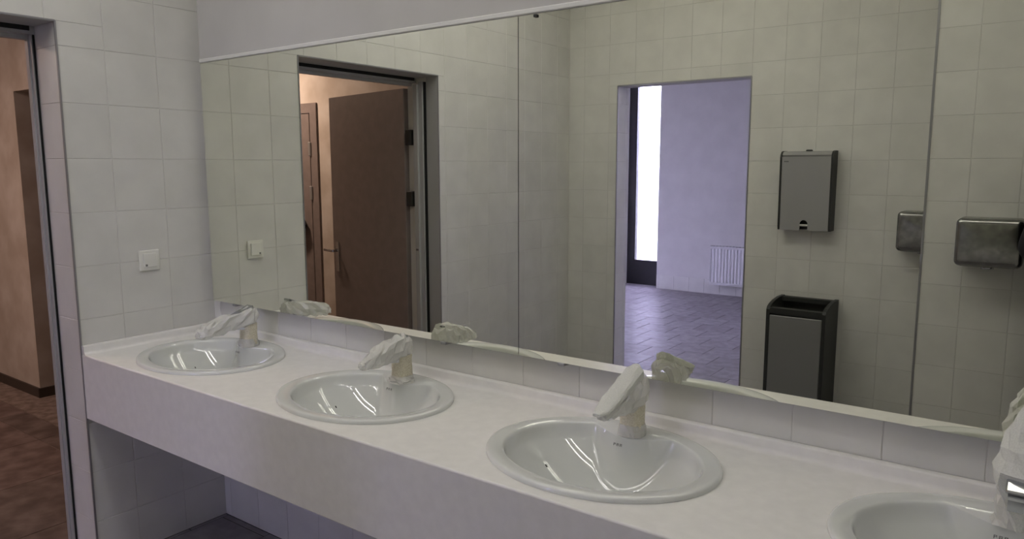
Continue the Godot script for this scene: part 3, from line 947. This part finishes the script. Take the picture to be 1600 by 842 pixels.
func build_dispenser():
	# local: z = 0 at the wall, room toward -z
	var t := thing("towel_dispenser", "slim silver paper towel dispenser with dark sides on the tiled wall", "dispenser", Vector3(1.703, 1.168, FAR_Z))
	var w := 0.290
	var h := 0.470
	var d := 0.105
	# side profile: rounded front upper edge
	var prof := [Vector2(-0.001, 0.0), Vector2(-0.001, h), Vector2(-0.06, h), Vector2(-0.085, h - 0.006), Vector2(-d + 0.004, h - 0.022), Vector2(-d, h - 0.04), Vector2(-d + 0.006, 0.02), Vector2(-d + 0.012, 0.0)]
	for s in [-1, 1]:
		var st := begin()
		flat(st)
		extrude_x(st, prof, s * w / 2 - 0.006, s * w / 2 + 0.006)
		part("side", done(st), M.dark_plastic, t)
	var st := begin()
	flat(st)
	var top := [Vector2(-0.001, h - 0.002), Vector2(-0.06, h - 0.002), Vector2(-0.086, h - 0.008), Vector2(-d + 0.006, h - 0.024), Vector2(-d + 0.012, h - 0.035), Vector2(-0.05, h - 0.03), Vector2(-0.001, h - 0.03)]
	extrude_x(st, top, -w / 2 + 0.006, w / 2 - 0.006)
	part("top_cover", done(st), M.alu, t)
	# front panel with the arched notch at its lower middle
	st = begin()
	flat(st)
	var nw := 0.023
	var nh := 0.062
	var outline := PackedVector2Array([Vector2(-w / 2 + 0.006, 0.0), Vector2(-nw, 0.0), Vector2(-nw, nh - nw)])
	for k in range(1, 9):
		var a := PI - PI * k / 9.0
		outline.append(Vector2(cos(a) * nw, nh - nw + sin(a) * nw))
	outline.append_array([Vector2(nw, nh - nw), Vector2(nw, 0.0), Vector2(w / 2 - 0.006, 0.0), Vector2(w / 2 - 0.006, h - 0.034), Vector2(-w / 2 + 0.006, h - 0.034)])
	var idx := Geometry2D.triangulate_polygon(outline)
	var fz := func(p: Vector2, k: float) -> Vector3: return Vector3(p.x, p.y, -d + 0.0005 + 0.0105 * (1.0 - p.y / (h - 0.034)) + k)
	for i in range(0, idx.size(), 3):
		tri(st, fz.call(outline[idx[i]], 0.0), fz.call(outline[idx[i + 1]], 0.0), fz.call(outline[idx[i + 2]], 0.0))
	for k in outline.size():
		var m := (k + 1) % outline.size()
		quad(st, fz.call(outline[k], 0.0), fz.call(outline[m], 0.0), fz.call(outline[m], 0.006), fz.call(outline[k], 0.006))
	var front := part("front_panel", done(st), M.alu, t)
	part("inner_box", box_mesh(Vector3(-w / 2 + 0.006, 0.004, -d + 0.045), Vector3(w / 2 - 0.006, h - 0.04, -0.001)), M.dark_plastic, t)
	part("towel", cbox(Vector3(0.24, 0.012, 0.030), 0.004), M.paper, t, Vector3(0, 0.030, -0.077))
	part("lock_button", cbox(Vector3(0.036, 0.012, 0.02), 0.004), M.dark_plastic, t, Vector3(0.0, h + 0.001, -0.045))
	st = begin()
	for k in 3:
		bx(st, Vector3(-0.126 + k * 0.009, h - 0.066, -d - 0.0006), Vector3(-0.119 + k * 0.009, h - 0.059, -d + 0.004))
	part("maker_mark", done(st), M.mark, front)

func rounded_panel(w: float, h: float, d: float, r: float, seg := 5) -> ArrayMesh:
	# dryer shell: box with rounded vertical and horizontal front edges; back at z = 0, front at z = -d, centred in x, base at y = 0
	var st := begin()
	smooth(st)
	var rings := []
	var loops := []
	for k in seg + 1:
		var a := PI / 2 * k / seg
		loops.append([r * (1.0 - sin(a)) , -d + r * (1.0 - cos(a))])
	loops.reverse()
	loops = [[0.0, 0.0]] + loops
	for l in loops:
		var inset: float = r - r * 1.0 + l[0]
		# l[0] is unused radius growth; compute inset from depth
		var z: float = l[1]
		var ins: float = 0.0
		if z < -d + r:
			var q := (-d + r - z) / r
			ins = r * (1.0 - sqrt(maxf(0.0, 1.0 - q * q)))
		var ring := []
		var rc := maxf(r * 0.9 - ins * 0.5, 0.006)
		var hw := w / 2 - ins
		var y0 := ins
		var y1 := h - ins
		for c in [[hw - rc, y1 - rc, 0.0], [-hw + rc, y1 - rc, 1.0], [-hw + rc, y0 + rc, 2.0], [hw - rc, y0 + rc, 3.0]]:
			for s in 5:
				var a: float = PI / 2 * (c[2] + s / 4.0)
				ring.append(Vector3(c[0] + cos(a) * rc, c[1] + sin(a) * rc, z))
		rings.append(ring)
	loft(st, rings, false, false)
	smooth(st, 1)
	fan(st, rings[-1], true)
	return done(st)

func build_dryers():
	var shell := rounded_panel(0.262, 0.218, 0.150, 0.026)
	var spots := [[Vector3(2.34, 1.083, FAR_Z), "brushed steel hand dryer half hidden behind the tiled pier"], [Vector3(2.682, 1.095, PIER_Z), "brushed steel hand dryer on the front of the tiled pier"]]
	for s in spots:
		var t := thing("hand_dryer", s[1], "hand dryer", s[0], "steel hand dryers")
		var cover := part("cover", shell, M.steel, t)
		part("back_plate", box_mesh(Vector3(-0.122, 0.012, -0.012), Vector3(0.122, 0.206, -0.0005)), M.dark_plastic, t)
		part("base_plate", cbox(Vector3(0.215, 0.008, 0.12), 0.003), M.dark_plastic, t, Vector3(0, 0.003, -0.068))
		part("nozzle", lathe([[0.026, 0.0], [0.026, -0.012], [0.020, -0.013]], 18), M.chrome, cover, Vector3(0, 0.0, -0.085))
		part("fixing_screw", lathe([[0.004, 0.001], [0.004, -0.003], [0.002, -0.004]], 10), M.black, cover, Vector3(0.10, -0.001, -0.03))

func build_bin():
	var t := thing("waste_bin", "tall slim waste bin with a grey front panel and dark frame against the tiled wall", "bin", Vector3(1.737, 0.0, FAR_Z - 0.002))
	var w := 0.335
	var d := 0.295
	var hb := 0.757
	var hf := 0.722
	# side profile with a rounded shoulder at the front
	var outer := [Vector2(0.0, 0.0), Vector2(0.0, hb), Vector2(-0.10, hb + 0.002), Vector2(-0.19, hb - 0.006), Vector2(-0.25, hb - 0.018), Vector2(-d + 0.012, hf + 0.004), Vector2(-d, hf - 0.012), Vector2(-d, 0.0)]
	for s in [-1, 1]:
		var st := begin()
		flat(st)
		extrude_x(st, outer, s * (w / 2 - 0.010) - 0.010, s * (w / 2 - 0.010) + 0.010)
		part("side_panel", done(st), M.dark_plastic, t)
	part("back_panel", box_mesh(Vector3(-w / 2 + 0.02, 0.0, -0.015), Vector3(w / 2 - 0.02, hb - 0.004, -0.001)), M.dark_plastic, t)
	part("rim", box_mesh(Vector3(-w / 2 + 0.02, hb - 0.03, -0.05), Vector3(w / 2 - 0.02, hb - 0.004, -0.015)), M.dark_plastic, t)
	part("rim", box_mesh(Vector3(-w / 2 + 0.02, hf - 0.035, -d + 0.001), Vector3(w / 2 - 0.02, hf - 0.002, -d + 0.05)), M.dark_plastic, t)
	part("front_panel", cbox(Vector3(w - 0.042, 0.665, 0.014), 0.003), M.bin_panel, t, Vector3(0, 0.345, -d + 0.005))
	part("liner", box_mesh(Vector3(-w / 2 + 0.024, 0.02, -d + 0.03), Vector3(w / 2 - 0.024, hf - 0.22, -0.03)), M.black, t)
	part("plinth", box_mesh(Vector3(-w / 2 + 0.02, 0.0, -d + 0.012), Vector3(w / 2 - 0.02, 0.02, -0.015)), M.dark_plastic, t)

func build_radiator():
	var t := thing("radiator", "white panel radiator low on the hall wall", "radiator", Vector3(0.06, 0.13, 6.944))
	var w := 1.0
	var h := 0.47
	# ribbed front plate
	var st := begin()
	flat(st)
	var n := 25
	var zs := []
	var pts := []
	for k in n:
		var x := -w / 2 + w * k / n
		var p := w / n
		pts.append(Vector2(x, -0.088)); pts.append(Vector2(x + p * 0.30, -0.088))
		pts.append(Vector2(x + p * 0.45, -0.083)); pts.append(Vector2(x + p * 0.75, -0.083))
	pts.append(Vector2(w / 2, -0.088))
	for k in pts.size() - 1:
		var a: Vector2 = pts[k]
		var b: Vector2 = pts[k + 1]
		quad(st, Vector3(a.x, 0.03, a.y), Vector3(b.x, 0.03, b.y), Vector3(b.x, h - 0.03, b.y), Vector3(a.x, h - 0.03, a.y))
	part("front_plate", done(st), M.radiator, t)
	part("edge_bar", box_mesh(Vector3(-w / 2, 0.0, -0.090), Vector3(w / 2, 0.032, -0.070)), M.radiator, t)
	part("edge_bar", box_mesh(Vector3(-w / 2, h - 0.032, -0.090), Vector3(w / 2, h - 0.002, -0.070)), M.radiator, t)
	part("back_plate", box_mesh(Vector3(-w / 2, 0.0, -0.040), Vector3(w / 2, h - 0.004, -0.030)), M.radiator, t)
	for s in [-1, 1]:
		part("side_cover", box_mesh(Vector3(s * w / 2 - 0.003, 0.0, -0.090), Vector3(s * w / 2 + 0.003, h, -0.025)), M.radiator, t)
		part("bracket", box_mesh(Vector3(s * 0.36 - 0.012, 0.05, -0.031), Vector3(s * 0.36 + 0.012, h - 0.05, 0.0)), M.radiator, t)
	for k in 24:
		part("grille_slat", box_mesh(Vector3(-w / 2 + 0.02 + k * 0.04, h - 0.002, -0.088), Vector3(-w / 2 + 0.034 + k * 0.04, h + 0.001, -0.028)), M.radiator, t)

func build_bag():
	var t := thing("hanging_bag", "small black bag hanging on the grey cubicle door", "bag", Vector3(-2.02, 0.99, 2.10 - 0.008))
	part("pouch", sleeve([[Vector3(-0.03, 0.0, -0.035), 0.012, 0.012], [Vector3(-0.01, 0.05, -0.045), 0.070, 0.036], [Vector3(0.0, 0.10, -0.045), 0.098, 0.042], [Vector3(-0.02, 0.15, -0.040), 0.070, 0.036], [Vector3(-0.04, 0.19, -0.030), 0.020, 0.018]], 77, 0.10, 12, 2, "y"), M.coat, t)
	part("strap", tube(Vector3(-0.04, 0.185, -0.030), Vector3(-0.04, 0.30, -0.018), 0.008), M.coat, t)
	part("hook", tube(Vector3(-0.04, 0.298, -0.03), Vector3(-0.04, 0.298, 0.0), 0.006), M.chrome, t)

# ------------------------------------------------------------------ the photographer, in black, at the edge of the mirror
# bones: [a, b, ra, rb, colour index]; one smooth field, meshed as surface nets into st
func mesh_field(st: SurfaceTool, bones: Array, cols: Array, cell: float, k: float):
	var lo := Vector3(1e9, 1e9, 1e9)
	var hi := -lo
	for b in bones:
		var r: float = maxf(b[2], b[3]) + 4.0 * cell
		for e in 2:
			lo = lo.min(b[e] - Vector3.ONE * r)
			hi = hi.max(b[e] + Vector3.ONE * r)
	var n := Vector3i(((hi - lo) / cell).ceil()) + Vector3i.ONE
	var total := n.x * n.y * n.z
	var acc := PackedFloat32Array()
	acc.resize(total)
	var best := PackedFloat32Array()
	best.resize(total)
	best.fill(1e9)
	var who := PackedByteArray()
	who.resize(total)
	var reach := maxf(3.0 * cell, 3.0 / k)
	for b in bones:
		var A: Vector3 = b[0]
		var B: Vector3 = b[1]
		var ra: float = b[2]
		var rb: float = b[3]
		var r := maxf(ra, rb) + reach
		var i0 := Vector3i(((A.min(B) - Vector3.ONE * r - lo) / cell).floor()).max(Vector3i.ZERO)
		var i1 := Vector3i(((A.max(B) + Vector3.ONE * r - lo) / cell).ceil()).min(n - Vector3i.ONE)
		var ab := B - A
		var ll := maxf(ab.length_squared(), 1e-9)
		for z in range(i0.z, i1.z + 1):
			for y in range(i0.y, i1.y + 1):
				var base := (z * n.y + y) * n.x
				for x in range(i0.x, i1.x + 1):
					var p := lo + Vector3(x, y, z) * cell
					var t := clampf((p - A).dot(ab) / ll, 0.0, 1.0)
					var d := p.distance_to(A + ab * t) - lerpf(ra, rb, t)
					if d < reach:
						acc[base + x] += exp(-k * d)
						if d < best[base + x]:
							best[base + x] = d
							who[base + x] = b[4]
	# value > 1 is inside
	var index := {}
	var verts := []
	var colors := []
	var sy := n.x
	var sz := n.x * n.y
	var offs := [0, 1, sy, sy + 1, sz, sz + 1, sz + sy, sz + sy + 1]
	var edges := [[0, 1], [2, 3], [4, 5], [6, 7], [0, 2], [1, 3], [4, 6], [5, 7], [0, 4], [1, 5], [2, 6], [3, 7]]
	var corner := [Vector3(0, 0, 0), Vector3(1, 0, 0), Vector3(0, 1, 0), Vector3(1, 1, 0), Vector3(0, 0, 1), Vector3(1, 0, 1), Vector3(0, 1, 1), Vector3(1, 1, 1)]
	for z in n.z - 1:
		for y in n.y - 1:
			var base := (z * n.y + y) * n.x
			for x in n.x - 1:
				var c := base + x
				var m := 0
				for q in 8:
					if acc[c + offs[q]] > 1.0: m |= 1 << q
				if m == 0 or m == 255: continue
				var s := Vector3.ZERO
				var cnt := 0
				for e in edges:
					var ia: bool = (m >> e[0]) & 1
					var ib: bool = (m >> e[1]) & 1
					if ia != ib:
						var va := log(maxf(acc[c + offs[e[0]]], 1e-6))
						var vb := log(maxf(acc[c + offs[e[1]]], 1e-6))
						s += corner[e[0]].lerp(corner[e[1]], va / (va - vb))
						cnt += 1
				index[c] = verts.size()
				verts.append(lo + (Vector3(x, y, z) + s / cnt) * cell)
				var w := 0
				var bd := 1e9
				for q in 8:
					if best[c + offs[q]] < bd:
						bd = best[c + offs[q]]
						w = who[c + offs[q]]
				colors.append(cols[w])
	for c in index:
		for ax in 3:
			var d: int = [1, sy, sz][ax]
			var u: int = [sy, sz, 1][ax]
			var v: int = [sz, 1, sy][ax]
			var ia := acc[c] > 1.0
			var ib := acc[c + d] > 1.0
			if ia == ib: continue
			if not (index.has(c - u) and index.has(c - v) and index.has(c - u - v)): continue
			var q := [index[c], index[c - u], index[c - u - v], index[c - v]]
			if not ib: q.reverse() # clockwise from outside
			for j in [0, 1, 2, 0, 2, 3]:
				st.set_color(colors[q[j]])
				st.add_vertex(verts[q[j]])

func build_photographer():
	var t := thing("person", "person in a black jacket and dark trousers holding up a phone with both hands", "person", Vector3(3.06, 0.0, 2.10))
	var o := -t.position
	var J := 0; var T := 1; var S := 2; var K := 3; var H := 4; var E := 5
	var cols := [Color(0.010, 0.010, 0.012), Color(0.022, 0.024, 0.032), Color(0.50, 0.30, 0.22), Color(0.008, 0.008, 0.008), Color(0.030, 0.022, 0.017), Color(0.02, 0.015, 0.012)]
	var V := func(x: float, y: float, z: float) -> Vector3: return Vector3(x, y, z) + o
	var bones := [
		[V.call(3.00, 0.97, 2.11), V.call(3.12, 0.97, 2.11), 0.115, 0.115, T],
		[V.call(3.06, 1.02, 2.11), V.call(3.055, 1.18, 2.11), 0.135, 0.130, J],
		[V.call(2.995, 1.20, 2.11), V.call(3.115, 1.20, 2.11), 0.112, 0.112, J],
		[V.call(2.97, 1.36, 2.10), V.call(3.13, 1.36, 2.11), 0.108, 0.108, J],
		[V.call(2.90, 1.425, 2.10), V.call(3.20, 1.425, 2.11), 0.062, 0.062, J],
		[V.call(3.05, 1.42, 2.10), V.call(3.045, 1.505, 2.085), 0.066, 0.058, J],
		[V.call(2.885, 1.415, 2.10), V.call(2.862, 1.215, 1.955), 0.062, 0.052, J],
		[V.call(2.862, 1.215, 1.955), V.call(2.872, 1.455, 1.873), 0.050, 0.034, J],
		[V.call(3.215, 1.415, 2.10), V.call(3.19, 1.205, 1.965), 0.062, 0.052, J],
		[V.call(3.19, 1.205, 1.965), V.call(3.025, 1.445, 1.785), 0.050, 0.034, J],
		[V.call(2.985, 0.93, 2.11), V.call(2.965, 0.50, 2.09), 0.096, 0.064, T],
		[V.call(2.965, 0.50, 2.09), V.call(2.955, 0.11, 2.13), 0.062, 0.046, T],
		[V.call(3.135, 0.93, 2.11), V.call(3.155, 0.50, 2.09), 0.096, 0.064, T],
		[V.call(3.155, 0.50, 2.09), V.call(3.165, 0.11, 2.13), 0.062, 0.046, T],
		[V.call(2.955, 0.046, 2.15), V.call(2.935, 0.040, 1.98), 0.045, 0.038, K],
		[V.call(3.165, 0.046, 2.15), V.call(3.165, 0.040, 1.98), 0.045, 0.038, K],
	]
	var st := begin()
	smooth(st)
	mesh_field(st, bones, cols, 0.014, 55.0)
	# head, looking at the phone
	var f := Vector3(-0.42, -0.10, -0.90).normalized()
	var r := f.cross(Vector3.UP).normalized()
	var u := r.cross(f)
	var c: Vector3 = V.call(3.035, 1.655, 2.055)
	var P := func(a: float, b: float, d: float) -> Vector3: return c + r * a + u * b + f * d
	var head := [
		[c + Vector3(0.006, -0.19, 0.03), P.call(0, -0.06, -0.03), 0.056, 0.052, S],
		[P.call(0, 0.035, -0.025), P.call(0, 0.03, 0.012), 0.080, 0.072, S],
		[P.call(0, -0.03, 0.03), P.call(0, -0.075, 0.052), 0.052, 0.036, S],
		[P.call(-0.03, -0.055, 0.02), P.call(0.03, -0.055, 0.02), 0.036, 0.036, S],
		[P.call(0, 0.005, 0.083), P.call(0, -0.028, 0.098), 0.009, 0.013, S],
		[P.call(-0.03, 0.018, 0.074), P.call(0.03, 0.018, 0.074), 0.013, 0.013, S],
		[P.call(-0.018, -0.056, 0.080), P.call(0.018, -0.056, 0.080), 0.0065, 0.0065, 6],
		[P.call(-0.078, 0.005, -0.012), P.call(-0.079, -0.028, -0.008), 0.013, 0.009, S],
		[P.call(0.078, 0.005, -0.012), P.call(0.079, -0.028, -0.008), 0.013, 0.009, S],
		[P.call(-0.031, 0.001, 0.077), P.call(-0.029, 0.001, 0.077), 0.009, 0.009, E],
		[P.call(0.031, 0.001, 0.077), P.call(0.029, 0.001, 0.077), 0.009, 0.009, E],
		[P.call(0, 0.050, -0.035), P.call(0, 0.062, 0.022), 0.083, 0.066, H],
		[P.call(0, 0.0, -0.052), P.call(0, -0.03, -0.045), 0.070, 0.056, H],
	]
	cols.append(Color(0.38, 0.16, 0.13))
	mesh_field(st, head, cols, 0.0055, 160.0)
	# hands on the short sides of the phone: thumb behind the screen, fingers in front of the back edge
	var vd := Vector3(-0.5865, -0.1360, -0.7984).normalized()
	var ru := Vector3(0.8060, 0.0, -0.5920).normalized()
	var up := ru.cross(vd).normalized()
	var pc: Vector3 = V.call(2.9302, 1.5464, 1.7756) - vd * 0.016 + ru * 0.058 - up * 0.018
	for s in [-1.0, 1.0]:
		var Q := func(a: float, b: float, d: float) -> Vector3: return pc + ru * (s * a) + up * b + vd * d
		var wr: Vector3 = V.call(2.872, 1.455, 1.873) if s < 0 else V.call(3.025, 1.445, 1.785)
		var hand := [
			[wr, Q.call(0.098, -0.040, -0.030), 0.028, 0.024, S],
			[Q.call(0.100, -0.040, -0.026), Q.call(0.096, 0.012, -0.018), 0.022, 0.018, S],
			[Q.call(0.092, -0.045, -0.030), Q.call(0.094, -0.005, -0.032), 0.019, 0.017, S],
			[Q.call(0.090, -0.040, -0.034), Q.call(0.074, -0.012, -0.026), 0.012, 0.010, S],
			[Q.call(0.074, -0.012, -0.026), Q.call(0.056, 0.008, -0.016), 0.010, 0.0075, S],
		]
		for k in 4:
			var b: float = 0.026 - 0.019 * k
			var L: float = [0.026, 0.031, 0.029, 0.021][k]
			hand.append([Q.call(0.098, b, -0.010), Q.call(0.097, b + 0.003, 0.014), 0.0095, 0.0088, S])
			hand.append([Q.call(0.097, b + 0.003, 0.014), Q.call(0.097 - L * 0.75, b + 0.004, 0.0185), 0.0085, 0.0072, S])
		mesh_field(st, hand, cols, 0.0045, 420.0)
	var skin := StandardMaterial3D.new()
	skin.vertex_color_use_as_albedo = true
	skin.roughness = 0.75
	part("body", done(st), skin, t)
	# the phone, its lens just behind the viewpoint, at a corner as on most phones
	var ph := thing("phone", "black phone held up in front of the person in black", "phone", pc - o)
	var pb := Basis(ru, up, ru.cross(up))
	part("case", cbox(Vector3(0.160, 0.076, 0.009), 0.003), M.black, ph, Vector3.ZERO, pb)
	part("screen", cbox(Vector3(0.148, 0.068, 0.001), 0.0003), M.rubber, ph, pb.z * 0.0052, pb)
